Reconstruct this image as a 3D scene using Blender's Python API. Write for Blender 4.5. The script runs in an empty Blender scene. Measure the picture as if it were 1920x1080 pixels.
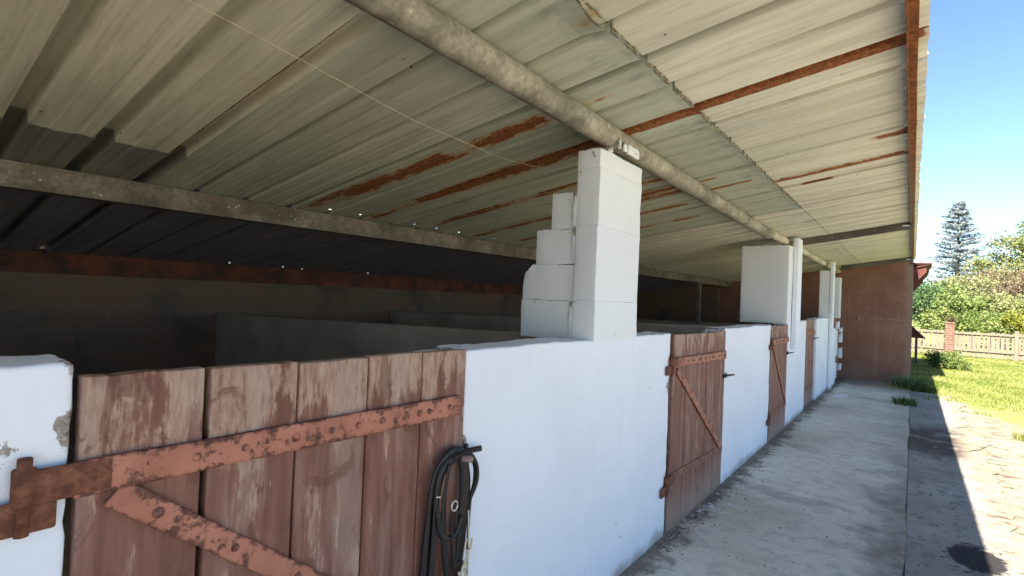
import bpy, bmesh, math, random
from mathutils import Vector, Matrix, noise
random.seed(7)
S = bpy.context.scene
COL = S.collection
rad = math.radians

# ------------------------------------------------------------------ camera, world, sun, exposure
cam = bpy.data.cameras.new('camera'); cam.lens = 18.126; cam.sensor_width = 36.0
cam.clip_start = 0.02; cam.clip_end = 3000
co = bpy.data.objects.new('camera', cam); COL.objects.link(co)
EYE = 1.475
right = Vector((0.78878, 0.61324, 0.04191)); down = Vector((0.02376, 0.03772, -0.99901)); fwd = Vector((-0.61421, 0.78899, 0.01518))
m = Matrix((right, -down, -fwd)).transposed().to_4x4(); m.translation = Vector((0, 0, EYE))
co.matrix_world = m
S.camera = co

SUN = Vector((-0.146, -1.0, 1.0)).normalized()      # direction towards the sun
w = bpy.data.worlds.new('World'); S.world = w; w.use_nodes = True
nt = w.node_tree; nt.nodes.clear()
sky = nt.nodes.new('ShaderNodeTexSky'); sky.sky_type = 'NISHITA'; sky.sun_disc = False
sky.sun_elevation = math.asin(SUN.z); sky.sun_rotation = math.atan2(SUN.x, SUN.y)
sky.altitude = 1800; sky.air_density = 1.0; sky.dust_density = 0.0; sky.ozone_density = 3.5
bg = nt.nodes.new('ShaderNodeBackground'); bg.inputs[1].default_value = 0.064
wo = nt.nodes.new('ShaderNodeOutputWorld')
nt.links.new(sky.outputs[0], bg.inputs[0]); nt.links.new(bg.outputs[0], wo.inputs[0])
sl = bpy.data.lights.new('sun', 'SUN'); sl.energy = 4.5; sl.angle = rad(0.5); sl.color = (1.0, 0.93, 0.82)
so = bpy.data.objects.new('sun', sl); COL.objects.link(so)
so.rotation_euler = (-SUN).to_track_quat('-Z', 'Y').to_euler(); so.location = (-3, -10, 15)
S.view_settings.view_transform = 'Standard'; S.view_settings.look = 'None'; S.view_settings.gamma = 1
S.view_settings.exposure = 2.34
S.cycles.max_bounces = 8; S.cycles.diffuse_bounces = 5
S.render.film_transparent = False

# ------------------------------------------------------------------ material helpers
class M:
    def __init__(self, name):
        self.m = bpy.data.materials.new(name); self.m.use_nodes = True
        self.t = self.m.node_tree; self.t.nodes.clear()
        self.out = self.t.nodes.new('ShaderNodeOutputMaterial')
        self.geo = self.t.nodes.new('ShaderNodeNewGeometry')
        s = self.t.nodes.new('ShaderNodeSeparateXYZ'); self.L(self.geo.outputs['Position'], s.inputs[0])
        self.x, self.y, self.z = s.outputs
        self.P = self.geo.outputs['Position']
    def L(self, a, b): self.t.links.new(a, b)
    def put(self, v, sock):
        if hasattr(v, 'is_linked') or isinstance(v, bpy.types.NodeSocket): self.L(v, sock)
        elif isinstance(v, (tuple, list)) and sock.type == 'RGBA' and len(v) == 3: sock.default_value = (*v, 1)
        else: sock.default_value = v
    def sc(self, *s):
        n = self.t.nodes.new('ShaderNodeVectorMath'); n.operation = 'MULTIPLY'
        self.L(self.P, n.inputs[0]); n.inputs[1].default_value = s; return n.outputs[0]
    def noise(self, scale, detail=4, rough=0.6, vec=None, dist=0.0):
        n = self.t.nodes.new('ShaderNodeTexNoise'); n.inputs['Scale'].default_value = scale
        n.inputs['Detail'].default_value = detail; n.inputs['Roughness'].default_value = rough
        n.inputs['Distortion'].default_value = dist
        self.L(vec or self.P, n.inputs['Vector']); return n.outputs['Fac']
    def voro(self, scale, vec=None, feat='F1', rnd=1.0):
        n = self.t.nodes.new('ShaderNodeTexVoronoi'); n.inputs['Scale'].default_value = scale; n.feature = feat
        n.inputs['Randomness'].default_value = rnd
        self.L(vec or self.P, n.inputs['Vector']); return n.outputs['Distance']
    def mth(self, op, a, b=0.0, c=0.0, clamp=False):
        n = self.t.nodes.new('ShaderNodeMath'); n.operation = op; n.use_clamp = clamp
        self.put(a, n.inputs[0]); self.put(b, n.inputs[1]); self.put(c, n.inputs[2]); return n.outputs[0]
    def rng(self, v, a, b, lo=0.0, hi=1.0, smooth=True):
        n = self.t.nodes.new('ShaderNodeMapRange'); n.interpolation_type = 'SMOOTHSTEP' if smooth else 'LINEAR'
        self.put(v, n.inputs[0])
        for i, q in enumerate((a, b, lo, hi)): n.inputs[i + 1].default_value = q
        return n.outputs[0]
    def mix(self, f, a, b, mode='MIX'):
        n = self.t.nodes.new('ShaderNodeMix'); n.data_type = 'RGBA'; n.blend_type = mode
        self.put(f, n.inputs[0]); self.put(a, n.inputs[6]); self.put(b, n.inputs[7]); return n.outputs[2]
    def ramp(self, f, stops):
        n = self.t.nodes.new('ShaderNodeValToRGB'); self.put(f, n.inputs[0]); e = n.color_ramp.elements
        while len(e) < len(stops): e.new(0.5)
        for q, (p, c) in zip(e, stops): q.position = p; q.color = (*c, 1)
        return n.outputs[0]
    def attr(self, name):
        n = self.t.nodes.new('ShaderNodeAttribute'); n.attribute_name = name; return n.outputs['Fac']
    def mul(self, *a):
        r = a[0]
        for b in a[1:]: r = self.mth('MULTIPLY', r, b)
        return r
    def band(self, v, a, b, s):
        return self.mul(self.rng(v, a - s, a + s), self.rng(v, b - s, b + s, 1, 0))
    def done(self, col, rough=0.8, metal=0.0, bump=None, bstr=0.3, bdist=0.01, spec=0.3, trans=None):
        b = self.t.nodes.new('ShaderNodeBsdfPrincipled'); self.put(col, b.inputs['Base Color'])
        self.put(rough, b.inputs['Roughness']); self.put(metal, b.inputs['Metallic'])
        b.inputs['Specular IOR Level'].default_value = spec
        if bump is not None:
            n = self.t.nodes.new('ShaderNodeBump'); n.inputs['Strength'].default_value = bstr
            n.inputs['Distance'].default_value = bdist; self.put(bump, n.inputs['Height']); self.L(n.outputs[0], b.inputs['Normal'])
        o = b.outputs[0]
        if trans:
            tr = self.t.nodes.new('ShaderNodeBsdfTranslucent'); self.put(col, tr.inputs[0])
            mx = self.t.nodes.new('ShaderNodeMixShader'); mx.inputs[0].default_value = trans
            self.L(o, mx.inputs[1]); self.L(tr.outputs[0], mx.inputs[2]); o = mx.outputs[0]
        self.L(o, self.out.inputs[0]); return self.m

MAT = {}
# ---- white limewashed wall
def mk_white(name, base, dirty=1.0):
    k = M(name)
    n1 = k.noise(1.3, 5); n2 = k.noise(14, 5); n3 = k.noise(60, 4)
    c = k.mix(k.rng(n1, .35, .7), base, tuple(v * .93 for v in base))
    c = k.mix(k.mul(k.rng(n2, .58, .75), .35), c, (.66, .64, .58))
    # small knocks and pits in the paint
    d = k.voro(7.0); sp = k.mul(k.rng(d, .035, .06, 1, 0), k.rng(k.noise(2.1, 2), .47, .53))
    c = k.mix(sp, c, (.13, .12, .12))
    # hairline stains
    st = k.mul(k.rng(k.noise(3.0, 6, .7, k.sc(1, 3.0, .6)), .62, .72), .22)
    c = k.mix(st, c, (.5, .47, .42))
    # splash dirt rising from the floor
    lo = k.rng(k.mth('ADD', k.z, k.mul(k.mth('SUBTRACT', k.noise(6, 5), .5), .22)), .0, .10, 1, 0)
    c = k.mix(k.mul(lo, .75), c, (.27, .24, .20))
    # flaked edges (worn where hinges and door frames chip it)
    wr = k.mth('ADD', k.attr('wear'), k.mul(k.mth('SUBTRACT', k.noise(38, 6, .7), .5), .9))
    fl = k.rng(wr, .58, .66)
    c = k.mix(fl, c, k.ramp(k.noise(80, 3), [(.3, (.09, .07, .06)), (.5, (.28, .24, .2)), (.7, (.46, .42, .37))]))
    tr = k.noise(1.0, 5, .6, k.sc(5, 3, 9)); h = k.mth('ADD', k.mth('ADD', k.mul(n3, .35), k.mul(n2, .9)), k.mul(tr, 2.2)); h = k.mth('SUBTRACT', h, k.mul(fl, .8)); h = k.mth('SUBTRACT', h, k.mul(sp, .5))
    return k.done(c, .85, bump=h, bstr=.35, bdist=.006)
MAT['white'] = mk_white('white_limewash', (.74, .765, .80))
MAT['offwhite'] = mk_white('aged_white_paint', (.71, .725, .72))

k = M('grey_render'); n = k.noise(2.2, 6); n2 = k.noise(25, 5)
c = k.ramp(n, [(.3, (.27, .21, .15)), (.55, (.36, .29, .215)), (.8, (.45, .37, .28))]); c = k.mix(k.rng(n2, .6, .75), c, (.15, .13, .11))
MAT['grey'] = k.done(c, .9, bump=n2, bstr=.4, bdist=.006)

k = M('rear_block_wall')
v = k.t.nodes.new('ShaderNodeCombineXYZ'); k.L(k.y, v.inputs[0]); k.L(k.z, v.inputs[1])
b = k.t.nodes.new('ShaderNodeTexBrick'); k.L(v.outputs[0], b.inputs['Vector']); b.inputs['Scale'].default_value = 1
b.inputs['Brick Width'].default_value = .5; b.inputs['Row Height'].default_value = .2; b.inputs['Mortar Size'].default_value = .008
b.inputs['Color1'].default_value = (.21, .115, .065, 1); b.inputs['Color2'].default_value = (.17, .115, .075, 1); b.inputs['Mortar'].default_value = (.19, .135, .09, 1)
c = k.mix(k.rng(k.noise(1.7, 5), .45, .75), b.outputs['Color'], (.09, .07, .058))
MAT['rear'] = k.done(c, .95, bump=k.noise(20, 5), bstr=.4)

k = M('red_lead_plate'); n = k.noise(5, 5)
MAT['redplate'] = k.done(k.ramp(n, [(.36, (.06, .03, .022)), (.52, (.14, .045, .026)), (.72, (.22, .065, .036))]), .8, bump=n)

# ---- corrugated sheets
def mk_sheet(name, base, dark, rustc=True):
    k = M(name)
    oi = k.t.nodes.new('ShaderNodeObjectInfo').outputs['Random']
    st = k.noise(1.0, 5, .6, k.sc(.9, 9, 3)); st2 = k.noise(1.0, 4, .6, k.sc(2.2, 55, 10)); big = k.noise(.9, 4)
    c = k.mix(k.rng(st, .36, .62), tuple(v * .74 for v in base), base)
    c = k.mix(k.mul(oi, .5), c, (base[0] * .70, base[1] * .74, base[2] * .74))
    c = k.mix(k.mul(k.rng(st2, .52, .70), .38), c, dark)
    c = k.mix(k.mul(k.rng(big, .5, .75), .35), c, (base[0] * .72, base[1] * .82, base[2] * .80))
    mould = k.mul(k.rng(k.noise(1.0, 8, .75, k.sc(4, 28, 10)), .64, .70), k.rng(k.noise(1.1, 3), .48, .60))
    c = k.mix(k.mul(mould, .75), c, (.10, .10, .075))
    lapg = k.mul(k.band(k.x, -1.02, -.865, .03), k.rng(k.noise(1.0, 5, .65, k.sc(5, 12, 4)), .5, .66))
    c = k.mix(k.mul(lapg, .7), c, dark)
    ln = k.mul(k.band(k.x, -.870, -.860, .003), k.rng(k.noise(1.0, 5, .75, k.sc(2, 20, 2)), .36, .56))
    c = k.mix(k.mul(ln, .85), c, (.085, .07, .045))  # thin dark line paints the gap shadow where the sheets lap
    pits = k.mul(k.rng(k.voro(9.0), .05, .075, 1, 0), k.rng(k.noise(1.7, 2), .52, .58))
    c = k.mix(pits, c, (.12, .09, .05))
    r = k.mth('ADD', k.attr('rust'), k.mth('ADD', k.mul(k.mth('SUBTRACT', k.noise(1.0, 8, .78, k.sc(9, 38, 20)), .5), 1.6), k.mul(k.mth('SUBTRACT', k.noise(1.0, 4, .6, k.sc(2.2, 7, 3)), .5), 1.1)))
    halo = k.rng(r, .16, .52); core = k.rng(r, .50, .57)
    c = k.mix(k.mul(halo, .6), c, (.45, .29, .15))
    rc = k.ramp(k.noise(55, 5, .7), [(.28, (.055, .02, .01)), (.45, (.18, .06, .02)), (.6, (.31, .115, .04)), (.78, (.45, .26, .13))])
    c = k.mix(core, c, rc)
    h = k.mth('ADD', k.mul(st, .6), k.mul(core, k.noise(70, 4)))
    return k.done(c, k.rng(core, 0, 1, .55, .95), bump=h, bstr=.25, bdist=.008, spec=.35)
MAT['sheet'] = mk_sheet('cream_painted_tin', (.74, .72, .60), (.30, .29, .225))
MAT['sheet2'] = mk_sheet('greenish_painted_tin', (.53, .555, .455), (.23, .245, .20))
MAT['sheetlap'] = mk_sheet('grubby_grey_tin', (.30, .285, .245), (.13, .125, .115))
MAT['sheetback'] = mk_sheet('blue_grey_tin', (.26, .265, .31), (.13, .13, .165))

def mk_galv(name, a, b_, c_, s=1.0):
    k = M(name)
    n1 = k.noise(9 * s, 6, .7); n2 = k.noise(42 * s, 5, .65); n3 = k.noise(1.6, 3); v = k.voro(26 * s)
    f = k.mth('ADD', k.mul(n1, .6), k.mul(n2, .4))
    c = k.ramp(f, [(.33, a), (.5, b_), (.64, c_)])
    c = k.mix(k.mul(k.rng(n3, .45, .62), .5), c, tuple(q * .55 for q in a))
    c = k.mix(k.mul(k.rng(v, .10, .2, 1, 0), k.rng(n2, .5, .6)), c, (.62, .58, .48))
    return k.done(c, .68, .12, bump=f, bstr=.35, bdist=.006)
MAT['galv'] = mk_galv('mottled_galvanised_steel', (.14, .125, .095), (.30, .275, .215), (.47, .44, .36))
MAT['purlin'] = mk_galv('grimy_brown_steel', (.10, .08, .06), (.19, .155, .12), (.30, .25, .2))
MAT['creampipe'] = mk_galv('cream_painted_steel', (.33, .30, .22), (.52, .48, .37), (.60, .56, .45))
MAT['rafter'] = mk_galv('dark_weathered_steel', (.07, .06, .05), (.115, .10, .085), (.2, .17, .14))

k = M('rusty_angle_iron'); n = k.noise(30, 6, .7); far = k.rng(k.y, 3.2, 7.0)
c = k.ramp(n, [(.3, (.06, .023, .012)), (.48, (.17, .062, .022)), (.62, (.28, .108, .036)), (.8, (.36, .21, .11))])
c = k.mix(k.mul(far, k.rng(k.noise(6, 4), .35, .55)), c, (.15, .115, .09))
MAT['rust'] = k.done(c, .95, bump=n, bstr=.5)

# ---- door timber, iron
def mk_wood(name, worn):
    k = M(name)
    g = k.noise(1.0, 8, .68, k.sc(20, 30, 2.2)); g2 = k.noise(1.0, 6, .7, k.sc(40, 120, 6)); big = k.noise(1.0, 5, .6, k.sc(6, 10, 3.4), .45)
    g3 = k.noise(1.0, 7, .75, k.sc(30, 60, 14))
    paint = k.ramp(k.mth('ADD', k.mul(g, .6), k.mul(big, .4)), [(.32, (.115, .047, .032)), (.5, (.21, .094, .064)), (.68, (.29, .145, .105))])
    bare = k.ramp(k.mth('ADD', k.mul(g2, .5), k.mul(g3, .5)), [(.32, (.22, .13, .085)), (.5, (.40, .27, .19)), (.68, (.53, .40, .30))])
    top = k.mth('ADD', k.rng(k.z, 1.03, 1.27, 0, .12), k.rng(k.z, .35, 1.0, 0, .02))
    f = k.mth('ADD', k.mth('ADD', k.mul(big, .60), k.mul(g, .26)), k.mth('ADD', top, k.mul(g3, .14)))
    wv = k.rng(f, .595 - worn, .645 - worn)
    c = k.mix(k.mul(wv, k.rng(g3, .3, .6, .25, .8)), paint, bare)
    wash = k.rng(k.noise(1.0, 5, .6, k.sc(8, 14, 1.4)), .48, .66)                 # thin greyed paint
    c = k.mix(k.mul(wash, .42), c, (.35, .27, .225))
    fl = k.rng(k.noise(1.0, 8, .78, k.sc(60, 150, 16)), .645, .675)
    c = k.mix(k.mul(fl, k.rng(k.noise(1.0, 3, .6, k.sc(6, 9, 3.5)), .50, .58)), c, (.72, .66, .58))
    low = k.rng(k.mth('ADD', k.z, k.mul(g, .2)), .12, .42, 1, 0)
    c = k.mix(k.mul(low, .6), c, (.33, .26, .21))
    dk = k.rng(k.noise(1.0, 5, .65, k.sc(10, 11, 5.5), 1.2), .585, .63)
    c = k.mix(k.mul(dk, .6), c, (.13, .055, .035))
    kn = k.mul(k.rng(k.voro(4.5), .05, .075, 1, 0), k.rng(k.noise(1.9, 2), .5, .55))
    c = k.mix(k.mul(kn, .8), c, (.09, .04, .025))
    h = k.mth('ADD', k.mth('ADD', k.mul(g2, .7), k.mul(g, .5)), k.mul(wv, -.25))
    return k.done(c, .74, bump=h, bstr=.5, bdist=.006)
MAT['wood'] = mk_wood('weathered_red_timber', .038)
MAT['wood2'] = mk_wood('red_brown_timber', .0)

k = M('salmon_painted_iron'); n = k.noise(17, 6, .7); n2 = k.noise(60, 4)
c = k.ramp(k.noise(5, 3), [(.35, (.315, .122, .076)), (.6, (.42, .175, .112))])
edge = k.rng(k.mth('ADD', k.mth('ADD', k.mul(n, .6), k.mul(k.noise(70, 5, .75), .4)), k.mul(k.attr('wear'), .095)), .515, .585)
c = k.mix(edge, c, k.ramp(n2, [(.3, (.055, .022, .016)), (.55, (.15, .06, .04)), (.75, (.26, .12, .08))]))
MAT['strap'] = k.done(c, .7, bump=k.mth('ADD', n, k.mul(n2, .4)), bstr=.5, bdist=.004)
k = M('red_brown_painted_iron'); n = k.noise(22, 6, .7)
MAT['painted'] = k.done(k.mix(k.rng(k.mth('ADD', n, k.mul(k.attr('wear'), .06)), .56, .64), k.mix(k.noise(6), (.19, .085, .058), (.26, .125, .085)), (.085, .04, .03)), .8, bump=n, bstr=.4, bdist=.004)
k = M('rusty_brown_iron'); n = k.noise(28, 6, .7)
MAT['iron'] = k.done(k.ramp(n, [(.3, (.05, .022, .016)), (.5, (.15, .055, .032)), (.7, (.27, .115, .065))]), .85, bump=n, bstr=.5, bdist=.004)
k = M('black_iron'); MAT['black'] = k.done(k.mix(k.noise(40), (.012, .011, .012), (.05, .04, .035)), .55)
k = M('black_leather'); n = k.noise(45, 5)
MAT['leather'] = k.done(k.ramp(n, [(.35, (.005, .005, .006)), (.7, (.017, .015, .015))]), .5, bump=n, bstr=.2, bdist=.002, spec=.4)
k = M('pale_steel'); MAT['steel'] = k.done((.62, .60, .55), .35, .8)
k = M('pale_cord'); MAT['cord'] = k.done(k.mix(k.noise(50), (.5, .43, .3), (.66, .58, .42)), .8)

# ---- ground materials
k = M('path_concrete')
n1 = k.noise(1.1, 7, .62); n2 = k.noise(9, 6, .65); n3 = k.noise(70, 4, .6); n4 = k.noise(3.2, 6, .7)
c = k.ramp(n1, [(.3, (.50, .455, .355)), (.5, (.62, .57, .455)), (.7, (.69, .64, .525))])
c = k.mix(k.mul(k.rng(n2, .48, .66), .45), c, (.34, .315, .26))
c = k.mix(k.mul(k.rng(n3, .55, .66), .42), c, (.22, .21, .18))
sx = k.mth('ADD', k.x, k.mul(k.mth('SUBTRACT', n4, .5), .9))
stain = k.mul(k.rng(sx, -.36, -.02), k.rng(k.mth('ADD', k.y, k.mul(n1, 2)), 5.0, 9.0, 1, .45))
c = k.mix(k.mul(stain, .92), c, k.mix(k.rng(n2, .35, .65), (.17, .14, .105), (.30, .265, .21)))
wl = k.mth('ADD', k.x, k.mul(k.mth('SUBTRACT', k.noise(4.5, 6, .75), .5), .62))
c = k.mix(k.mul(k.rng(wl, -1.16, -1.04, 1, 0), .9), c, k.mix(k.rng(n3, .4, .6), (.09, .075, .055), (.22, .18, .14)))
cross = k.mul(k.rng(k.noise(1.0, 6, .7, k.sc(.7, 1.5, 1)), .56, .66), .38)
c = k.mix(cross, c, (.15, .135, .11))
far = k.mul(k.rng(k.mth('ADD', k.y, k.mul(n4, 1.2)), 12.0, 13.2), .7)
c = k.mix(far, c, (.12, .085, .06))
sp = k.mul(k.rng(k.voro(6, None), .055, .08, 1, 0), k.rng(k.noise(2.3, 2), .5, .54)); c = k.mix(sp, c, (.05, .045, .04))
lime = k.mul(k.rng(k.noise(11, 5, .7), .56, .60), k.mul(k.band(k.x, -1.19, -.98, .05), k.band(k.y, 3.35, 4.2, .2)))
c = k.mix(lime, c, (.66, .68, .68))
dx = k.mth('SUBTRACT', k.x, -.93); dy = k.mul(k.mth('SUBTRACT', k.y, 10.4), .35)
rr = k.mth('ADD', k.mth('SQRT', k.mth('ADD', k.mul(dx, dx), k.mul(dy, dy))), k.mul(k.mth('SUBTRACT', n2, .5), .1))
c = k.mix(k.rng(rr, .085, .11, 1, 0), c, (.60, .59, .55))
crack = k.rng(k.mth('ABSOLUTE', k.mth('SUBTRACT', k.noise(.55, 5, .6), .5)), .0, .0035, 1, 0)
c = k.mix(k.mul(crack, .12), c, (.07, .06, .05))
h = k.mth('ADD', k.mul(n2, .6), k.mul(n3, .35))
MAT['path'] = k.done(c, .92, bump=h, bstr=.5, bdist=.008)

def dirtcol(k):
    n1 = k.noise(1.4, 7, .65); n2 = k.noise(8, 6, .7); n3 = k.noise(45, 5, .7); ns = k.noise(1.0, 7, .72, k.sc(5, 8.5, 4))
    c = k.ramp(n1, [(.3, (.20, .16, .11)), (.5, (.28, .235, .17)), (.72, (.34, .295, .22))])
    c = k.mix(k.mul(k.rng(ns, .52, .60), .85), c, (.085, .058, .04))
    c = k.mix(k.rng(n3, .60, .66), c, (.075, .052, .036))
    c = k.mix(k.mul(k.rng(n2, .6, .72), .5), c, (.21, .15, .11))
    c = k.mix(k.rng(k.x, 2.2, 3.6), c, (.46, .41, .32))      # unseen ground further out, made paler to bounce light onto the tin
    return c, n1, n2, n3
k = M('old_concrete_apron'); dc, n1, n2, n3 = dirtcol(k)
c = k.ramp(n1, [(.3, (.205, .182, .15)), (.55, (.30, .27, .225)), (.75, (.39, .355, .30))])
c = k.mix(k.mul(k.rng(n2, .5, .66), .6), c, (.10, .097, .092))
soil = k.mul(k.band(k.mth('ADD', k.y, k.mul(n2, 1.2)), 7.5, 9.2, .35), k.rng(k.noise(3, 6, .7), .36, .5))
c = k.mix(k.mul(soil, .85), c, (.055, .035, .025))
c = k.mix(k.rng(k.mth('ADD', k.x, k.mul(k.mth('SUBTRACT', n2, .5), .25)), .40, .56), c, dc)
dx = k.mul(k.mth('SUBTRACT', k.x, .34), 1.0); dy = k.mul(k.mth('SUBTRACT', k.y, 4.22), .62)
rr = k.mth('ADD', k.mth('SQRT', k.mth('ADD', k.mul(dx, dx), k.mul(dy, dy))), k.mul(k.mth('SUBTRACT', k.noise(14, 6, .75), .5), .16))
c = k.mix(k.rng(rr, .12, .15, 1, 0), c, (.022, .02, .02))
MAT['apron'] = k.done(c, .95, bump=k.mth('ADD', k.mul(n2, .7), k.mul(n3, .5)), bstr=.6, bdist=.01)

k = M('yard_ground'); dc, n1, n2, n3 = dirtcol(k)
gr = k.ramp(k.noise(2.5, 7, .7), [(.3, (.11, .135, .03)), (.5, (.20, .225, .06)), (.7, (.34, .33, .13))])
gr = k.mix(k.rng(n3, .6, .7), gr, (.22, .19, .10))
# lawn begins a dozen metres along, nearer further out
by = k.mth('ADD', k.mth('ADD', k.y, k.mul(k.rng(k.x, .3, 1.5, 0, 1), 2.6)), k.mul(k.mth('SUBTRACT', k.noise(1.3, 6, .7), .5), 2.4))
c = k.mix(k.rng(by, 11.4, 12.3), dc, gr)
MAT['ground'] = k.done(c, .95, bump=k.mth('ADD', n2, k.mul(n3, .5)), bstr=.6, bdist=.015)

def mk_leaf(name, a, b_, c_, tr=.35):
    k = M(name); r = k.attr('rnd')
    c = k.ramp(r, [(0.0, a), (.5, b_), (1.0, c_)])
    return k.done(c, .6, trans=tr, spec=.25)
MAT['grass'] = mk_leaf('lawn_grass', (.13, .17, .03), (.24, .27, .06), (.42, .40, .17))
MAT['weed'] = mk_leaf('weed_leaves', (.035, .07, .015), (.07, .12, .03), (.12, .17, .05))
MAT['leafd'] = mk_leaf('dark_green_leaves', (.05, .10, .035), (.10, .18, .065), (.19, .27, .11))
MAT['leafm'] = mk_leaf('mid_green_leaves', (.10, .15, .035), (.19, .25, .07), (.32, .36, .13))
MAT['leafy'] = mk_leaf('yellow_green_leaves', (.12, .15, .02), (.25, .26, .04), (.42, .38, .07))
MAT['leafp'] = mk_leaf('pale_olive_leaves', (.13, .16, .055), (.24, .26, .10), (.36, .35, .17))
MAT['leafb'] = mk_leaf('russet_twigs', (.13, .085, .055), (.24, .18, .11), (.33, .28, .17))
MAT['needle_haze'] = mk_leaf('hazed_blue_needles', (.22, .255, .27), (.34, .385, .41), (.47, .52, .55), .4)  # distance haze is put into this pale blue needle colour
k = M('bark'); n = k.noise(1, 6, .7, k.sc(22, 22, 5)); MAT['bark'] = k.done(k.ramp(n, [(.3, (.06, .045, .035)), (.7, (.2, .165, .13))]), .95, bump=n, bstr=.6)
k = M('bleached_picket'); n = k.noise(1, 6, .7, k.sc(30, 30, 3))
MAT['picket'] = k.done(k.ramp(n, [(.3, (.135, .105, .075)), (.7, (.25, .205, .15))]), .9, bump=n, bstr=.4)
k = M('old_red_brick')
v = k.t.nodes.new('ShaderNodeCombineXYZ'); k.L(k.mth('ADD', k.x, k.y), v.inputs[0]); k.L(k.z, v.inputs[1])
b = k.t.nodes.new('ShaderNodeTexBrick'); k.L(v.outputs[0], b.inputs['Vector']); b.inputs['Scale'].default_value = 1
b.inputs['Brick Width'].default_value = .22; b.inputs['Row Height'].default_value = .075; b.inputs['Mortar Size'].default_value = .008
b.inputs['Color1'].default_value = (.17, .08, .055, 1); b.inputs['Color2'].default_value = (.12, .06, .045, 1); b.inputs['Mortar'].default_value = (.2, .15, .12, 1)
c = k.mix(k.rng(k.noise(12, 5), .58, .66), b.outputs['Color'], (.07, .05, .04))
MAT['brick'] = k.done(c, .9, bump=b.outputs['Fac'], bstr=-.3)
k = M('red_brown_render'); n1 = k.noise(1.5, 6, .65); n2 = k.noise(16, 5, .7)
c = k.ramp(n1, [(.3, (.185, .085, .057)), (.55, (.24, .12, .082)), (.75, (.29, .155, .112))])
c = k.mix(k.mul(k.rng(n2, .56, .7), .4), c, (.11, .045, .033))
c = k.mix(k.mul(k.rng(k.mth('ADD', k.z, k.mul(n1, .5)), .25, .75, 1, 0), .35), c, (.22, .15, .12))
edge = k.rng(k.mth('ADD', k.x, k.mul(k.mth('SUBTRACT', k.noise(3, 5), .5), .18)), -.17, -.07)
c = k.mix(k.mul(edge, .7), c, (.27, .185, .145))
v = k.t.nodes.new('ShaderNodeCombineXYZ'); k.L(k.mth('ADD', k.x, k.y), v.inputs[0]); k.L(k.z, v.inputs[1])
b = k.t.nodes.new('ShaderNodeTexBrick'); k.L(v.outputs[0], b.inputs['Vector']); b.inputs['Scale'].default_value = 1
b.inputs['Brick Width'].default_value = .4; b.inputs['Row Height'].default_value = .2; b.inputs['Mortar Size'].default_value = .009
c = k.mix(k.mul(b.outputs['Fac'], k.rng(k.noise(2.2, 4), .45, .6), .16), c, (.10, .048, .035))
dr = k.mul(k.rng(k.noise(1.0, 6, .7, k.sc(9, 9, .9)), .56, .68), .45); c = k.mix(dr, c, (.30, .19, .14))
MAT['render'] = k.done(c, .9, bump=k.mth('SUBTRACT', n2, k.mul(b.outputs['Fac'], .25)), bstr=.35, bdist=.008)
k = M('dark_red_tile'); n = k.noise(9, 5); MAT['tile'] = k.done(k.ramp(n, [(.3, (.055, .02, .018)), (.7, (.14, .05, .04))]), .9, bump=n)
k = M('pale_timber'); n = k.noise(1, 5, .7, k.sc(6, 20, 60)); MAT['batten'] = k.done(k.ramp(n, [(.3, (.22, .14, .11)), (.7, (.33, .23, .19))]), .85)

# ------------------------------------------------------------------ mesh helpers
def thing(name, label, cat, loc=(0, 0, 0), group=None):
    o = bpy.data.objects.new(name, None); o.empty_display_size = .1; COL.objects.link(o); o.location = loc
    o['label'] = label; o['category'] = cat
    if group: o['group'] = group
    return o
def tag(o, label, cat, group=None):
    o['label'] = label; o['category'] = cat
    if group: o['group'] = group
    return o
def root_loc(p):
    v = Vector((0, 0, 0))
    while p: v += p.location; p = p.parent
    return v
def obj(name, bm, mat, parent=None, smooth=False, loc=None, label=None):
    """bm holds world coordinates; the object's origin goes to its parent's (or loc)"""
    me = bpy.data.meshes.new(name)
    off = root_loc(parent) if parent else Vector(loc or (0, 0, 0))
    bmesh.ops.translate(bm, verts=bm.verts, vec=-off)
    bm.to_mesh(me); bm.free()
    for p in me.polygons: p.use_smooth = smooth
    me.materials.append(mat if not isinstance(mat, str) else MAT[mat])
    o = bpy.data.objects.new(name, me); COL.objects.link(o)
    if parent: o.parent = parent
    elif loc: o.location = loc
    if label: o['label'] = label
    return o
def struct(name, bm, mat, **kw):
    o = obj(name, bm, mat, **kw); o['kind'] = 'structure'; return o
def NB(): return bmesh.new()
def box(bm, x0, x1, y0, y1, z0, z1, bev=0.0, seg=2):
    r = bmesh.ops.create_cube(bm, size=1)
    vs = r['verts']
    for v in vs:
        v.co = Vector(((x0 + x1) / 2 + v.co.x * (x1 - x0), (y0 + y1) / 2 + v.co.y * (y1 - y0), (z0 + z1) / 2 + v.co.z * (z1 - z0)))
    if bev > 0:
        es = list({e for v in vs for e in v.link_edges})
        bmesh.ops.bevel(bm, geom=es, offset=bev, segments=seg, affect='EDGES', profile=.5)
    return bm
def frame_of(d):
    d = d.normalized(); a = Vector((0, 0, 1)) if abs(d.z) < .9 else Vector((1, 0, 0))
    u = d.cross(a).normalized(); return u, d.cross(u).normalized()
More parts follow.
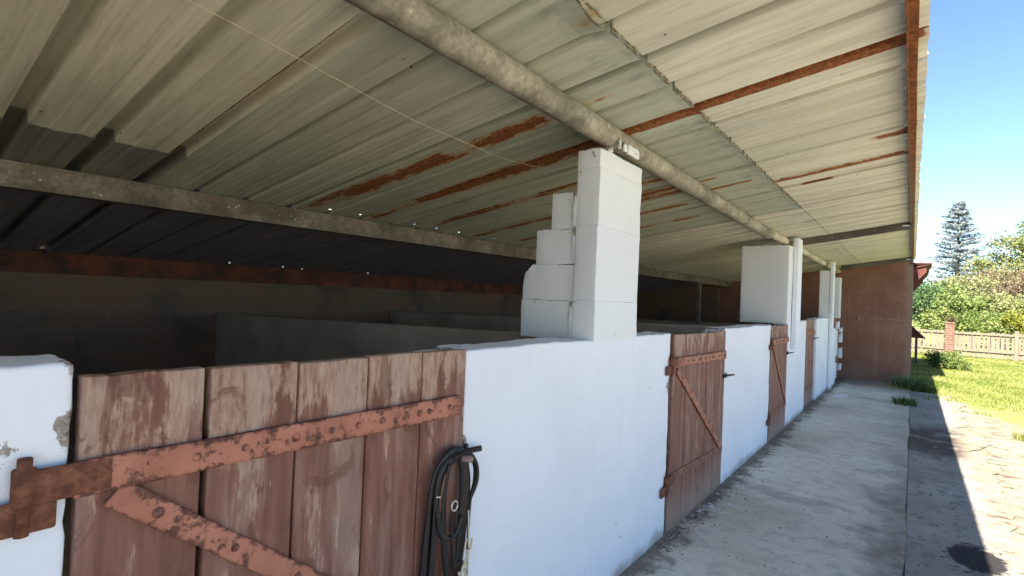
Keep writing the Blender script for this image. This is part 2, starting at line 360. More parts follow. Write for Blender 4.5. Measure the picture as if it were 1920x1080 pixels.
def tube(bm, pts, radii, n=8, caps=True):
    pts = [Vector(p) for p in pts]; rings = []
    if not isinstance(radii, (list, tuple)): radii = [radii] * len(pts)
    u0 = None
    for i, p in enumerate(pts):
        d = (pts[min(i + 1, len(pts) - 1)] - pts[max(i - 1, 0)])
        if d.length < 1e-9: d = Vector((0, 0, 1))
        d.normalize()
        if u0 is None: u, v = frame_of(d)
        else:
            u = (u0 - d * u0.dot(d)); u = u.normalized() if u.length > 1e-6 else frame_of(d)[0]; v = d.cross(u)
        u0 = u
        rings.append([bm.verts.new(p + (u * math.cos(2 * math.pi * j / n) + v * math.sin(2 * math.pi * j / n)) * radii[i]) for j in range(n)])
    for a, b in zip(rings, rings[1:]):
        for j in range(n): bm.faces.new((a[j], a[(j + 1) % n], b[(j + 1) % n], b[j]))
    if caps: bm.faces.new(rings[0][::-1]); bm.faces.new(rings[-1])
    return bm
def spline(pts, k=8):
    P = [Vector(p) for p in pts]; out = []
    for i in range(len(P) - 1):
        p0, p1, p2, p3 = P[max(i - 1, 0)], P[i], P[i + 1], P[min(i + 2, len(P) - 1)]
        for j in range(k):
            t = j / k
            out.append(.5 * ((2 * p1) + (p2 - p0) * t + (2 * p0 - 5 * p1 + 4 * p2 - p3) * t * t + (3 * p1 - p0 - 3 * p2 + p3) * t ** 3))
    out.append(P[-1]); return out
def ribbon(bm, pts, wdt, th, nrm=Vector((1, 0, 0))):
    """flat strap along pts, its broad face towards nrm"""
    P = spline(pts); rings = []
    for i, p in enumerate(P):
        d = (P[min(i + 1, len(P) - 1)] - P[max(i - 1, 0)]).normalized()
        s = d.cross(nrm)
        s = s.normalized() if s.length > 1e-4 else Vector((0, 1, 0))
        tw = math.sin(i * .13 + pts[0][1] * 40) * .35; nn = nrm * math.cos(tw) + s * math.sin(tw); ss = s * math.cos(tw) - nrm * math.sin(tw)
        a, b = wdt / 2, th / 2
        rings.append([bm.verts.new(p + ss * q + nn * r) for q, r in ((-a, -b), (-a * .9, b), (a * .9, b), (a, -b))])
    for a, b in zip(rings, rings[1:]):
        for j in range(4): bm.faces.new((a[j], a[(j + 1) % 4], b[(j + 1) % 4], b[j]))
    bm.faces.new(rings[0][::-1]); bm.faces.new(rings[-1]); return bm
def dome(bm, c, r, n, h=.6):
    """flattened rivet head at c, axis n"""
    n = n.normalized(); u, v = frame_of(n); k = 8; rings = []; lay = bm.verts.layers.float.get('wear')
    for q, s in ((1.0, 0.0), (.85, .55), (.45, .9)):
        rings.append([bm.verts.new(c + (u * math.cos(2 * math.pi * j / k) + v * math.sin(2 * math.pi * j / k)) * r * q + n * r * h * s) for j in range(k)])
    for a, b in zip(rings, rings[1:]):
        for j in range(k): bm.faces.new((a[j], a[(j + 1) % k], b[(j + 1) % k], b[j]))
    bm.faces.new(rings[-1])
    if lay:
        for i, r_ in enumerate(rings):
            for v_ in r_: v_[lay] = (1.0, .95, .8)[i]
def bar(bm, a, b, wdt, x0, x1, bev=.0015):
    """flat bar on the plane X=const from a=(y,z) to b=(y,z)"""
    a = Vector((0, *a)); b = Vector((0, *b)); d = (b - a); L = d.length; d.normalize(); s = Vector((1, 0, 0)).cross(d)
    t = bmesh.new(); box(t, x0, x1, 0, L, -wdt / 2, wdt / 2, bev, 1)
    for q_ in (-.30, .30): bmesh.ops.bisect_plane(t, geom=t.verts[:] + t.edges[:] + t.faces[:], plane_co=(0, 0, wdt * q_), plane_no=(0, 0, 1))
    n = max(1, int(L / .04)); lay = t.verts.layers.float.new('wear')
    for i in range(1, n): bmesh.ops.bisect_plane(t, geom=t.verts[:] + t.edges[:] + t.faces[:], plane_co=(0, L * i / n, 0), plane_no=(0, 1, 0))
    for v in t.verts:
        q = v.co.copy(); v[lay] = .75 if abs(q.z) > wdt * .4 else 0.0; w = noise.noise(Vector((q.y * 9 + a.y * 7, q.z * 30, a.z * 5))) * .0018
        v.co = a + Vector((q.x, 0, 0)) + d * q.y + s * (q.z + w)
    tm = bpy.data.meshes.new('t'); t.to_mesh(tm); t.free(); bm.from_mesh(tm); bpy.data.meshes.remove(tm); return bm
def dice(bm, step, lo, hi):
    for ax in range(3):
        L = hi[ax] - lo[ax]; n = int(L / step)
        for i in range(1, n):
            p = [0, 0, 0]; p[ax] = lo[ax] + L * i / n; nn = [0, 0, 0]; nn[ax] = 1
            bmesh.ops.bisect_plane(bm, geom=bm.verts[:] + bm.edges[:] + bm.faces[:], plane_co=p, plane_no=nn)
def masonry(bm, x0, x1, y0, y1, z0, z1, bev=.014, step=.05, amp=.004, wear=None, top=None, ws=1.0):
    """rough rounded block of rendered masonry with a 'wear' value per vertex; top(y) gives an uneven top"""
    t = bmesh.new(); box(t, x0, x1, y0, y1, z0, z1, bev, 3); dice(t, step, (x0, y0, z0), (x1, y1, z1))
    t.normal_update(); lay = t.verts.layers.float.new('wear')
    new = []
    for v in t.verts:
        p = v.co; d = noise.noise(p * 5.0) * amp + noise.noise(p * 17.0) * amp * .5
        q = p + v.normal * d
        if top and p.z > z1 - .25: q.z += top(p.y) * (p.z - (z1 - .25)) / .25
        new.append(q)
        ey = min(p.y - y0, y1 - p.y); ez = z1 - p.z
        wv = max(0, 1 - max(ey, 0) / .04) * .42 + max(0, 1 - max(ez, 0) / .03) * .12
        if ey < .05 and ez < .05: wv += .16
        q += Vector((0, noise.noise(p * 23) * .006 * max(0, 1 - ey / .02), noise.noise(p * 19) * .005 * max(0, 1 - ez / .02)))
        v[lay] = min(1, wv * ws + (wear(p) if wear else 0))
    for v, q in zip(t.verts, new): v.co = q
    tm = bpy.data.meshes.new('t'); t.to_mesh(tm); t.free(); bm.from_mesh(tm); bpy.data.meshes.remove(tm); return bm

# ------------------------------------------------------------------ the setting: ground, path
bm = NB(); bmesh.ops.create_grid(bm, x_segments=2, y_segments=2, size=600); struct('ground', bm, 'ground')
def sheet(x0, x1, y0, y1, z, nx, ny, jag0=0, jag1=0, wav=.003):
    bm = NB(); g = []
    for i in range(nx + 1):
        row = []
        for j in range(ny + 1):
            y = y0 + (y1 - y0) * j / ny
            a = x0 + jag0 * noise.noise(Vector((y * 1.7, 3, 0))); b = x1 + jag1 * (noise.noise(Vector((y * 1.3, 9, 0))) + .5 * noise.noise(Vector((y * 5, 2, 0))))
            x = a + (b - a) * i / nx
            row.append(bm.verts.new((x, y, z + wav * noise.noise(Vector((x * 2, y * 2, 0))))))
        g.append(row)
    for i in range(nx):
        for j in range(ny): bm.faces.new((g[i][j], g[i + 1][j], g[i + 1][j + 1], g[i][j + 1]))
    return bm
struct('path', sheet(-1.42, -.005, -8, 13.32, .015, 14, 300, 0, .014), 'path')
struct('yard_apron', sheet(.000, .62, -8, 12.2, .011, 8, 200, .006, .16), 'apron')
bm = NB(); box(bm, -6.1, -1.43, -8, 13.2, -.1, .014); struct('stall_floor', bm, 'grey')

# ------------------------------------------------------------------ the stable
ST = thing('stable', 'long open fronted stable row with white half walls, red plank doors and rusty tin roof', 'stable', (-3.0, 3.0, 0))
XF = -1.2; TH = .16
def hinge_wear(*spots):
    def f(p):
        if p.x < XF - .03: return 0
        w_ = 0
        for (y, z, r) in spots: w_ = max(w_, 1 - math.hypot((p.y - y), (p.z - z)) / r)
        return max(0, w_) * .72
    return f
tops = lambda a, s: (lambda y: a * noise.noise(Vector((y * s, 1.7, 0))))
def half_wall(y0, y1, z1, wear=None, rebate=0.0, step=.05, t=None):
    bm = NB(); masonry(bm, XF - TH, XF, y0, y1, -.05, z1, .009, step, .0035, wear, t or tops(.010, 2.3))
    return obj('half_wall', bm, 'white', ST, True)
half_wall(-8, .257, 1.318, hinge_wear((.17, 1.17, .09), (.17, 1.02, .05), (.25, 1.2, .06), (.19, .3, .1)), step=.028)
half_wall(1.302, 3.195, 1.283, hinge_wear((3.17, 1.1, .1), (3.15, .95, .1), (3.17, .32, .1), (1.31, .95, .06)), step=.03)
half_wall(4.405, 6.10, 1.283, hinge_wear((6.09, 1.08, .09), (6.0, .9, .05), (6.09, .25, .12)))
half_wall(7.06, 8.44, 1.292)
half_wall(9.50, 10.93, 1.312)
# rebate the doors close against: a lower lip behind the door edge
bm = NB(); masonry(bm, XF - TH, XF - .065, 1.18, 1.312, -.04, 1.272, .018, .05); obj('door_rebate', bm, 'white', ST, True)
bm = NB(); masonry(bm, XF - TH, XF - .065, 4.28, 4.42, -.04, 1.26, .018, .05); obj('door_rebate', bm, 'white', ST, True)

# pillars: courses of blocks
def pillar(courses, mat='offwhite', label=None):
    bm = NB()
    for (x0, x1, y0, y1, z0, z1) in courses: masonry(bm, x0, x1, y0, y1, z0, z1, .0045, .04, .003, ws=.78)
    for v in bm.verts:
        if v.co.y < 3 and v.co.x < -1.60 and 1.585 < v.co.z < 1.645: v.co.x = max(v.co.x, -1.655 + (v.co.z - 1.585) * 1.05 + .006 * noise.noise(v.co * 40))
    return obj('pillar', bm, mat, ST, True, label=label)
cz = [1.262, 1.462, 1.645, 1.824, 2.01, 2.205]
cs = []
fz = [1.262, 1.466, 1.832, 2.115, 2.205]
for i in range(4):
    j = random.uniform(-.0025, .0025)
    cs.append((XF - .128, XF - .001 + j * .5, 2.197 + j, 2.678 - j - .003 * i, fz[i], fz[i + 1] + .002))
bk = [-1.655, -1.650, -1.572, -1.484, -1.34]
for i in range(5):
    if i < 4: cs.append((bk[i], XF - .112, 2.212 + .004 * math.sin(i * 3), 2.44, cz[i] + .0005, cz[i + 1] - .0005))
pl = pillar(cs, 'offwhite', 'white block pillar stepping down towards the back under the pipe')
# the mortar ridge down the pillar's side, and the chipped corner
for i in range(4):
    if i == 1: continue
    bm = NB(); masonry(bm, XF - .150, XF - .120, 2.199, 2.23, cz[i] + .004, cz[i + 1] - .004, .006, .025, .007)
    obj('mortar_ridge', bm, 'offwhite', pl, True)
# bits of cement and timber wedged over the first pillar
for (x, y, z, a, b, c) in ((-1.225, 2.30, 2.222, .05, .03, .022), (-1.29, 2.27, 2.212, .04, .04, .018), (-1.192, 2.52, 2.262, .018, .13, .05), (-1.186, 2.42, 2.262, .012, .03, .045), (-1.186, 2.36, 2.266, .01, .02, .05)):
    bm = NB(); masonry(bm, x - a / 2, x + a / 2, y - b / 2, y + b / 2, z - c / 2, z + c / 2, .004, .02, .006)
    obj('cement_packing', bm, 'offwhite', pl, True)
pillar([(-1.745, XF - .002, 7.01, 7.30, 1.27, 2.235), (-1.28, XF, 7.302, 7.56, 1.27, 2.225)], 'offwhite', 'broad smooth white pier beside the second far door')
pillar([(-1.365, XF - .002, 10.95, 11.2, .0, 2.18)], 'offwhite', 'slim white pier with a white post in front')
pillar([(-1.30, XF + .03, 12.3, 12.55, 1.30, 2.125), ], 'offwhite', 'last grey white pier by the brown shed')
bm = NB(); box(bm, XF + .002, XF + .055, 7.27, 7.57, .96, 2.352, .006); obj('post', bm, 'white', ST, label='white box post rising past the pipe to the tin')
bm = NB(); box(bm, XF + .002, XF + .055, 10.94, 11.15, .0, 2.34, .006); obj('post', bm, 'white', ST, label='white post running from the path up to the tin')
bm = NB(); masonry(bm, XF - .04, XF + .03, 11.19, 11.85, .012, 1.11, .02, .06, .005); obj('half_wall', bm, 'white', ST, True, label='short low white wall slab near the brown shed')
bm = NB(); masonry(bm, XF - .14, XF - .02, 11.86, 12.9, .02, 1.30, .01, .06, .005); obj('end_panel', bm, 'render', ST, True)
for (y, z, h, d) in ((12.05, .55, .52, .11), (12.0, .12, .3, .1), (12.35, 1.08, .16, .1), (12.95, .78, .2, .12), (12.98, .45, .22, .12), (12.9, .2, .14, .12), (13.0, 1.0, .1, .1)):
    bm = NB(); masonry(bm, XF - .03, XF + .03, y - d, y + d, z, z + h, .01, .05, .006)
    obj('quoin_block', bm, 'white', ST, True)

# partitions between the stalls, rear wall
def partition(yc, t, za, zb, xa=-1.37, xb=-5.94):
    bm = NB(); masonry(bm, xb, xa, yc - t / 2, yc + t / 2, .0, za, .012, .12, .004)
    for v in bm.verts:
        if v.co.z > .5: v.co.z += (zb - za) * (xa - v.co.x) / (xa - xb) * min(1, (v.co.z - .5) / .5)
    return obj('partition_wall', bm, 'grey', ST, True)
partition(2.52, .14, 1.262, 1.155, -1.40); partition(4.86, .14, 1.275, 1.18)
partition(7.16, .14, 1.12, 1.05, -1.75); partition(9.6, .14, 1.12, 1.05); partition(11.1, .14, 1.12, 1.05)
SL = .14688; roofz = lambda x: 2.375 + SL * (x + 1.27)
bm = NB(); box(bm, -6.15, -5.95, -8, 13.25, 0, 1.54); 
obj('back_wall', bm, 'rear', ST)
bm = NB(); box(bm, -5.99, -5.935, -8, 13.25, 1.50, 1.67)
for v in bm.verts:
    if v.co.z > 1.6: v.co.z = roofz(v.co.x) + .022
obj('wall_plate', bm, 'redplate', ST)
bm = NB(); box(bm, -6.15, -3.80, 13.22, 13.295, 0, 1.66)
for v in bm.verts:
    if v.co.z > 1: v.co.z = roofz(v.co.x) + .05
obj('gable_or_added_wall', bm, 'rear', ST)
bm = NB(); box(bm, -6.15, -1.2, -8.2, -8.0, 0, 1.66); 
for v in bm.verts:
    if v.co.z > 1: v.co.z = roofz(v.co.x) - .01
obj('gable_or_added_wall', bm, 'rear', ST)  # unseen end wall, added to keep the sun out of the stalls
bm = NB()
box(bm, -3.56, -3.50, 10.85, 10.95, 0.0, 1.92, .004); obj('inner_post', bm, 'purlin', ST)
# steelwork
def pipe(y0, y1, xf_, z0_, z1_, r, mat, n=24, label=None):
    bm = NB(); k = int((y1 - y0) / .12); pts = []; rs = []
    for i in range(k + 1):
        y = y0 + (y1 - y0) * i / k
        pts.append((xf_(y) + .002 * noise.noise(Vector((y * 2, 0, 5))), y, z0_ + (z1_ - z0_) * i / k)); rs.append(r * (1 + .012 * noise.noise(Vector((y * 6, 1, 2)))))
    tube(bm, pts, rs, n); return obj('roof_pipe', bm, mat, ST, True, label=label)
PX = lambda y: -1.216 - .02 * (y - .9) if y > .9 else -1.216
pipe(-8, 6.46, PX, 2.317, 2.306, .057, 'galv', label='thick mottled grey steel pipe under the tin')
pipe(6.44, 13.25, lambda y: -1.30, 2.312, 2.302, .046, 'creampipe', label='thinner cream painted pipe beyond the joint')
bm = NB(); tube(bm, [(PX(6.46), 6.455, 2.306), (PX(6.46), 6.485, 2.306)], .060, 24); obj('pipe_collar', bm, 'black', ST, True)
bm = NB()                                                # rear purlin: rolled I section
for (x0, x1, z0, z1) in ((-3.60, -3.50, 2.022, 2.034), (-3.556, -3.544, 1.918, 2.0215), (-3.60, -3.50, 1.905, 1.9175)): box(bm, x0, x1, -8, 13.25, z0, z1)
box(bm, -3.543, -3.505, -8, 13.25, 1.9185, 2.0215)
obj('purlin', bm, 'purlin', ST, label='grimy brown steel purlin deep under the roof')
bm = NB()                                                # eave angle iron
z = roofz(-.03) - .004
box(bm, -.045, -.008, -8, 12.95, z - .006, z); box(bm, -.045, -.039, -8, 12.95, z - .052, z - .0065)
dice(bm, .12, (-9, -8, 0), (-9, 12.95, 0))
for v in bm.verts: v.co.x += .003 * noise.noise(Vector((v.co.y * 1.5, 0, 0))); v.co.z += .002 * noise.noise(Vector((v.co.y * 2, 3, 0)))
obj('eave_purlin', bm, 'rust', ST, label='rusty angle iron along the eave')
def rafter(y, xa, xb, dy, dz):
    bm = NB(); box(bm, xa, xb, y - .03, y + .03, -dz, -.004, .003, 1)
    for v in bm.verts: v.co.z += roofz(v.co.x) - .002; v.co.y += dy * (v.co.x - xb) / (xa - xb)
    r = obj('rafter', bm, 'rafter', ST)
    b2 = NB(); box(b2, xb - .10, xb - .03, y - .034, y - .031, roofz(xb - .06) - dz * .62, roofz(xb - .06) - dz * .42); obj('bolt_slot', b2, 'white', r)
rafter(7.72, -1.2, -.02, .0, .085); rafter(12.62, -1.2, -.02, .0, .085)

# ---- tin roof, every sheet its own mesh
ROOF = None
def prof(y):
    t = (y - 1.0) % .3; d = min(t, .3 - t); h = 0.0
    i = round((y - 1.0) / .3)
    H = .060 if (i % 3 == 0 or i <= 0) else (.032 if i < 14 else .034)
    if i <= 0: a_, b_ = .030, .038
    elif i % 3 == 0: a_, b_ = .019, .025
    else: a_, b_ = .014, .025
    if d < a_: h = H
    elif d < b_: h = H * (b_ - d) / (b_ - a_)
    for c_ in (.1, .2):
        e = abs(t - c_)
        if e < .016: h += .0045 * (1 - (e / .016) ** 2)
    return h
RUST_AND_SHADE = [  # y, x0, x1, half width, strength
 (2.535, -1.25, .03, .050, 1.2), (2.535, -1.9, -1.2, .075, .98), (2.53, -2.6, -1.7, .09, .72), (2.55, -3.5, -2.2, .06, .62), (2.62, -1.9, -1.3, .04, .6), (1.0, -3.0, -1.2, .016, 1.3),  # last strip on this line paints a sheet gap's shadow in rust colour
 (2.06, -1.95, -1.38, .07, .80), (2.05, -3.1, -2.05, .08, .72), (2.02, -3.5, -2.5, .07, .62), (2.1, -3.4, -1.4, .03, .5), (2.06, -1.27, -1.08, .03, .95),
 (3.80, -2.7, -1.35, .08, .75), (3.78, -3.5, -2.4, .06, .7), (3.50, -1.95, -1.25, .07, .7), (3.95, -1.9, -1.25, .08, .75), (4.13, -1.4, -.95, .03, .95), (3.84, -1.32, -1.08, .03, .95),
 (3.85, -.26, .02, .05, .95), (3.80, -.10, .02, .07, 1.0), (4.36, -.90, .02, .038, 1.1), (4.63, -.74, -.48, .03, .95), (1.50, -.93, -.85, .05, 1.0), (4.40, -3.4, -1.5, .06, .66), (3.14, -3.4, -1.7, .05, .60), (4.98, -3.4, -1.6, .06, .62)]
HOLES2 = [2.5, 3.10, 3.37, 3.98, 4.3]
HOLES = [2.16, 2.42, 2.98, 3.24, 3.53, 3.79, 4.06]
def tin(k_, row):
    y0 = 1.0 + .9 * k_; y1 = y0 + .9
    one = y0 > 5.0
    if row == 0:
        if one: xa, xb, dz = .022, -3.62, .0
        else: xa, xb, dz = .022, -.97, .004
    elif row == 1:
        if one: return
        xa, xb, dz = -.86, (-3.62 if y0 > .9 else -3.05), -.003
    elif row == 2:
        if y0 > .9: xa, xb, dz = -3.52, -6.10, -.006
        else: xa, xb, dz = -2.955, -3.64, -.007
    elif row == 3:
        if y0 > .9: return
        xa, xb, dz = -3.54, -6.10, -.010
    xa += random.uniform(-.003, .003) if row == 0 else random.uniform(-.004, .004)
    ys = set()
    n0 = int(math.floor((y0 - 1.0) / .3 + .5))
    for q in range(4):
        for t in (-.040, -.038, -.030, -.025, -.019, -.014, 0, .014, .019, .025, .030, .038, .040, .055, .07, .084, .092, .1, .108, .116, .184, .192, .2, .208, .216):
            yy = 1.0 + .3 * (n0 + q) + t
            if y0 - .0401 <= yy <= y1 + .0401: ys.add(round(yy, 4))
    hs = [h for h in (HOLES if row == 1 else HOLES2) if y0 < h < y1] if row in (1, 2) else []
    hx = -3.418 if row == 1 else -5.86
    for h in hs: ys |= {round(h - .011, 4), round(h + .011, 4)}
    ys = sorted(ys)
    near = -1.2 < y0 < 5
    nx = max(3, int(abs(xa - xb) / (.05 if near and row < 2 else .25)))
    xs = [xa + (xb - xa) * i / nx for i in range(nx + 1)]
    if hs: xs = sorted(xs + [hx - .011, hx + .011], reverse=True)
    bm = NB(); lay = bm.verts.layers.float.new('rust'); g = []
    for x in xs:
        r_ = []
        for y in ys:
            zz = roofz(x) + prof(y) * (1 if row else min(1, .3 + max(0, xa - x) / .10)) + dz + .0025 * noise.noise(Vector((x * 1.3, y * 2.5, row)))
            zz -= .005 * max(0, 1 - (y1 + .046 - y) / .09)           # the far edge hangs a little over the next sheet
            if row >= 1 or False:
                e = max(0, 1 - (xa - x) / .07)
                zz -= e * e * (.006 + .012 * abs(noise.noise(Vector((y * 6.5, row * 4, 0)))))
                if row == 1: zz -= .03 * max(0, 1 - math.hypot((x + .86) / .12, (y - 1.5) / .14))
            else:
                e = max(0, 1 - (xa - x) / .04); zz += e * .006 * noise.noise(Vector((y * 5, 0, 7)))
            v = bm.verts.new((x + (.006 * noise.noise(Vector((y * 8, row * 3, 1))) if x == xa else 0), y, zz))
            ru = 0
            for (ry, a, b, hw, s_) in RUST_AND_SHADE:
                if a < x < b:
                    en = min(1, min(x - a, b - x) / .10 + .25)
                    ru = max(ru, s_ * en * max(0, 1 - (abs(y - ry) / hw) ** 2 * .55) if abs(y - ry) < hw * 1.35 else 0)
            if row < 2 and y0 > 5: ru = max(ru, .25 * max(0, noise.noise(Vector((x, y * 9, 3)))))
            v[lay] = ru; r_.append(v)
        g.append(r_)
    for i in range(len(xs) - 1):
        for j in range(len(ys) - 1):
            xc = (xs[i] + xs[i + 1]) / 2; yc = (ys[j] + ys[j + 1]) / 2
            if hs and abs(xc - hx) < .006 and any(abs(yc - h) < .007 for h in hs): continue
            bm.faces.new((g[i][j], g[i][j + 1], g[i + 1][j + 1], g[i + 1][j]))
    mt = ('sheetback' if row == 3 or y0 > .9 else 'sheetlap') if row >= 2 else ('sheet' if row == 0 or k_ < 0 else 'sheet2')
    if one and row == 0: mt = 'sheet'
    return bm, mt
bm = NB()                                               # the roof part itself: ridge capping along the back edge
box(bm, -6.14, -6.08, -8.1, 13.3, roofz(-6.10) + .068, roofz(-6.10) + .074); ROOF = obj('roof', bm, 'sheetback', ST)
for k_ in range(-10, 14):
    for row in range(4):
        q = tin(k_, row)
        if q:
            bm, mt = q
            geo = [v for v in bm.verts if v.co.y > 13.45]
            bmesh.ops.delete(bm, geom=geo, context='VERTS')
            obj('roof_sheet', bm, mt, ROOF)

# ---- doors
def door(y0, y1, zt, splits, strap, low, brace, mat, xf=-1.196, gaps=None, label=None, pin=None, bolt=None, base=.012, detail=True):
    """planks, then iron straps, brace, hinges and bolt on the outside face"""
    bm = NB(); ys = [y0] + splits + [y1]
    for i in range(len(ys) - 1):
        g0 = (gaps[i] if gaps else .0025); g1 = (gaps[i + 1] if gaps else .0025)
        t = bmesh.new(); a, b = ys[i] + g0, ys[i + 1] - g1; zz = zt + random.uniform(-.004, .004) if i else zt + .004
        box(t, xf - .036, xf, a, b, base, zz, .003, 2)
        dice(t, .05, (0, a, base), (0, b, zz))
        for v in t.verts:
            v.co.x += .0022 * noise.noise(Vector((i * 5, v.co.y * 6, v.co.z * 2.2))) + .0012 * math.sin(i * 2.1)
            v.co.y += .0022 * noise.noise(Vector((i * 3, v.co.z * 3.1, 2)))
            if v.co.z > zz - .02: v.co.z += .004 * noise.noise(Vector((v.co.y * 18, i, 4)))
        tm = bpy.data.meshes.new('t'); t.to_mesh(tm); t.free(); bm.from_mesh(tm); bpy.data.meshes.remove(tm)
    d = obj('door', bm, mat, ST, True, label=label)
    N = Vector((1, 0, 0)); xb = xf + .0025
    def iron(name, a, b, wdt, th, riv, mat2='strap', rr=.011):
        bm = NB(); bar(bm, a, b, wdt, xb, xb + th)
        A = Vector((0, *a)); B = Vector((0, *b))
        for f_ in riv:
            p = A.lerp(B, f_); dome(bm, Vector((xb + th - .0005, p.y, p.z)), rr * random.uniform(.85, 1.1), N, .7)
        return obj(name, bm, mat2, d, True)
    iron('strap', *strap, .064, .015, [.2, .3, .42, .52, .6, .68, .82, .86, .95])
    if low: iron('strap', *low, .05, .006, [.1, .22, .36, .45, .55, .68, .8, .93], 'painted', .009)
    if brace: iron('brace', *brace, .052, .010, [.08, .25, .42, .58, .74, .9])
    # hinge knuckles and wall plates
    for (yy, zz) in pin or []:
        bm = NB(); tube(bm, [(xf + .012, yy, zz - .080), (xf + .012, yy, zz + .052)], .0105, 12)
        box(bm, xf + .0065, xf + .014, yy - .085, yy + .045, zz - .078, zz - .02, .003, 1)
        tube(bm, [(xf + .009, yy, zz - .0325), (xf + .009, yy, zz + .0325)], .0165, 14)
        box(bm, xf + .0085, xf + .019, yy, y0 + .05, zz - .030, zz + .030, .003, 1)
        obj('hinge', bm, 'iron', d, True)
    if bolt:
        yy, zz = bolt; bm = NB()
        tube(bm, [(xf + .012, yy - .07, zz), (xf + .012, yy + .06, zz - .004), (xf + .03, yy + .075, zz + .002)], .0075, 10)
        box(bm, xf + .001, xf + .01, yy - .05, yy - .035, zz - .02, zz + .02, .002, 1)
        box(bm, xf + .001, xf + .01, yy + .015, yy + .03, zz - .02, zz + .02, .002, 1)
        tube(bm, [(xf + .015, yy - .03, zz), (xf + .06, yy + .005, zz + .012), (xf + .065, yy + .03, zz + .012)], .0065, 8)
        obj('bolt', bm, 'black', d, True)
    return d
door(.268, 1.299, 1.289, [.483, .692, .902, 1.102], ((.262, 1.110), (1.262, 1.105)), ((.262, .30), (1.262, .285)), ((.325, 1.070), (1.235, .335)), 'wood',
     gaps=[.001, .0065, .0035, .0028, .0025, .001], label='nearest red plank door with peeling paint and a salmon iron strap', pin=[(.195, 1.112), (.195, .31)], bolt=(1.290, .945))
door(3.236, 4.392, 1.264, [3.47, 3.72, 3.93, 4.13], ((3.24, 1.092), (4.372, 1.072)), ((3.24, .362), (4.372, .318)), ((3.30, 1.04), (4.33, .335)), 'wood2',
     label='second red brown door with rivetted iron straps and brace', pin=[(3.19, 1.10), (3.175, .35)], bolt=(4.40, .90))
door(6.118, 7.045, 1.262, [6.3, 6.52, 6.7, 6.87], ((6.13, 1.09), (7.03, 1.085)), ((6.13, .30), (7.03, .31)), ((6.2, 1.04), (6.99, .34)), 'wood2',
     label='third red brown door with pale strap under the broad pier', pin=[(6.10, 1.09), (6.09, .29)], bolt=(7.05, .92))
door(8.455, 9.49, 1.298, [8.66, 8.87, 9.08, 9.28], ((8.47, 1.10), (9.47, 1.10)), ((8.47, .26), (9.47, .27)), None, 'wood2', xf=-1.235,
     label='farthest red brown door set back between white walls', pin=[(8.44, 1.1), (8.44, .26)], bolt=(9.5, 1.0))

# ------------------------------------------------------------------ bridle on the bolt of the nearest door
BR = thing('bridle', 'black leather bridle hung in loops from the bolt of the nearest door', 'bridle', (-1.16, 1.25, .95))
X0 = -1.170; YS = -.026
def strap_(pts, wdt=.018, th=.004, x=0.0):
    bm = NB(); ribbon(bm, [(X0 + x + (q[2] if len(q) > 2 else 0), q[0] + YS, q[1]) for q in pts], wdt, th); obj('bridle_strap', bm, 'leather', BR, True)
strap_([(1.31, .925), (1.285, .953), (1.24, .955), (1.185, .92), (1.165, .86), (1.158, .75), (1.148, .6), (1.142, .45), (1.15, .3), (1.17, .2)], .038, .006, .004)
strap_([(1.30, .935), (1.26, .948), (1.20, .915), (1.18, .84), (1.172, .7), (1.165, .55), (1.16, .42), (1.2, .3)], .030, .005, .011)
strap_([(1.27, .948, .0), (1.312, .945, .006), (1.345, .90, .008), (1.352, .84, .004), (1.338, .78), (1.335, .65), (1.336, .52), (1.325, .42), (1.29, .33), (1.25, .27)], .014, .005, .008)
strap_([(1.24, .945), (1.30, .952, .008), (1.338, .91, .012), (1.348, .85, .010), (1.328, .79)], .012, .005, .016)
strap_([(1.225, .93), (1.21, .86), (1.205, .78), (1.212, .68), (1.232, .58), (1.252, .48), (1.262, .38), (1.24, .28)], .021, .004, .016)
strap_([(1.285, .94), (1.302, .88), (1.305, .78), (1.298, .68), (1.286, .58)], .036, .005, .010)
strap_([(1.30, .94), (1.322, .86), (1.322, .76), (1.312, .64), (1.300, .54), (1.262, .44), (1.222, .36), (1.19, .28)], .022, .004, .006)
strap_([(1.176, .79), (1.192, .72), (1.23, .694), (1.268, .702), (1.29, .745)], .018, .004, .020)
strap_([(1.238, .785), (1.242, .70), (1.255, .62), (1.27, .55)], .013, .004, .022)
strap_([(1.15, .46), (1.17, .36), (1.21, .27), (1.26, .24)], .02, .004, .014)
strap_([(1.29, .60), (1.278, .55), (1.272, .50)], .030, .006, .018)
bm = NB(); tube(bm, [(X0 + .030, YS + 1.239 + .0135 * math.cos(a * math.pi / 9), .797 + .0155 * math.sin(a * math.pi / 9)) for a in range(19)], .0027, 8); obj('ring', bm, 'steel', BR, True)
bm = NB()
for pts in ([(1.300, .675), (1.293, .645), (1.305, .632), (1.322, .638), (1.326, .665)], [(1.306, .632), (1.302, .605), (1.296, .585)], [(1.29, .60), (1.302, .585), (1.296, .57), (1.282, .574), (1.288, .592)],
            [(1.268, .578), (1.276, .552), (1.29, .535), (1.302, .55), (1.294, .575)], [(1.276, .566), (1.29, .585)]):
    tube(bm, spline([(X0 + .034, p[0] + YS, p[1]) for p in pts], 5), .0034, 6)
obj('bit', bm, 'cord', BR, True)
bm = NB(); tube(bm, spline([(X0 + .026, 1.312 + YS, .76), (X0 + .028, 1.316 + YS, .66), (X0 + .028, 1.317 + YS, .58), (X0 + .026, 1.312 + YS, .45)], 6), .003, 6); obj('white_piping', bm, 'cord', BR, True)
bm = NB()
for a, b in ((1.186, .835), (1.176, .838)): dome(bm, Vector((X0 + .015, a + YS, b)), .004, Vector((1, 0, 0)))
obj('stud', bm, 'steel', BR, True)
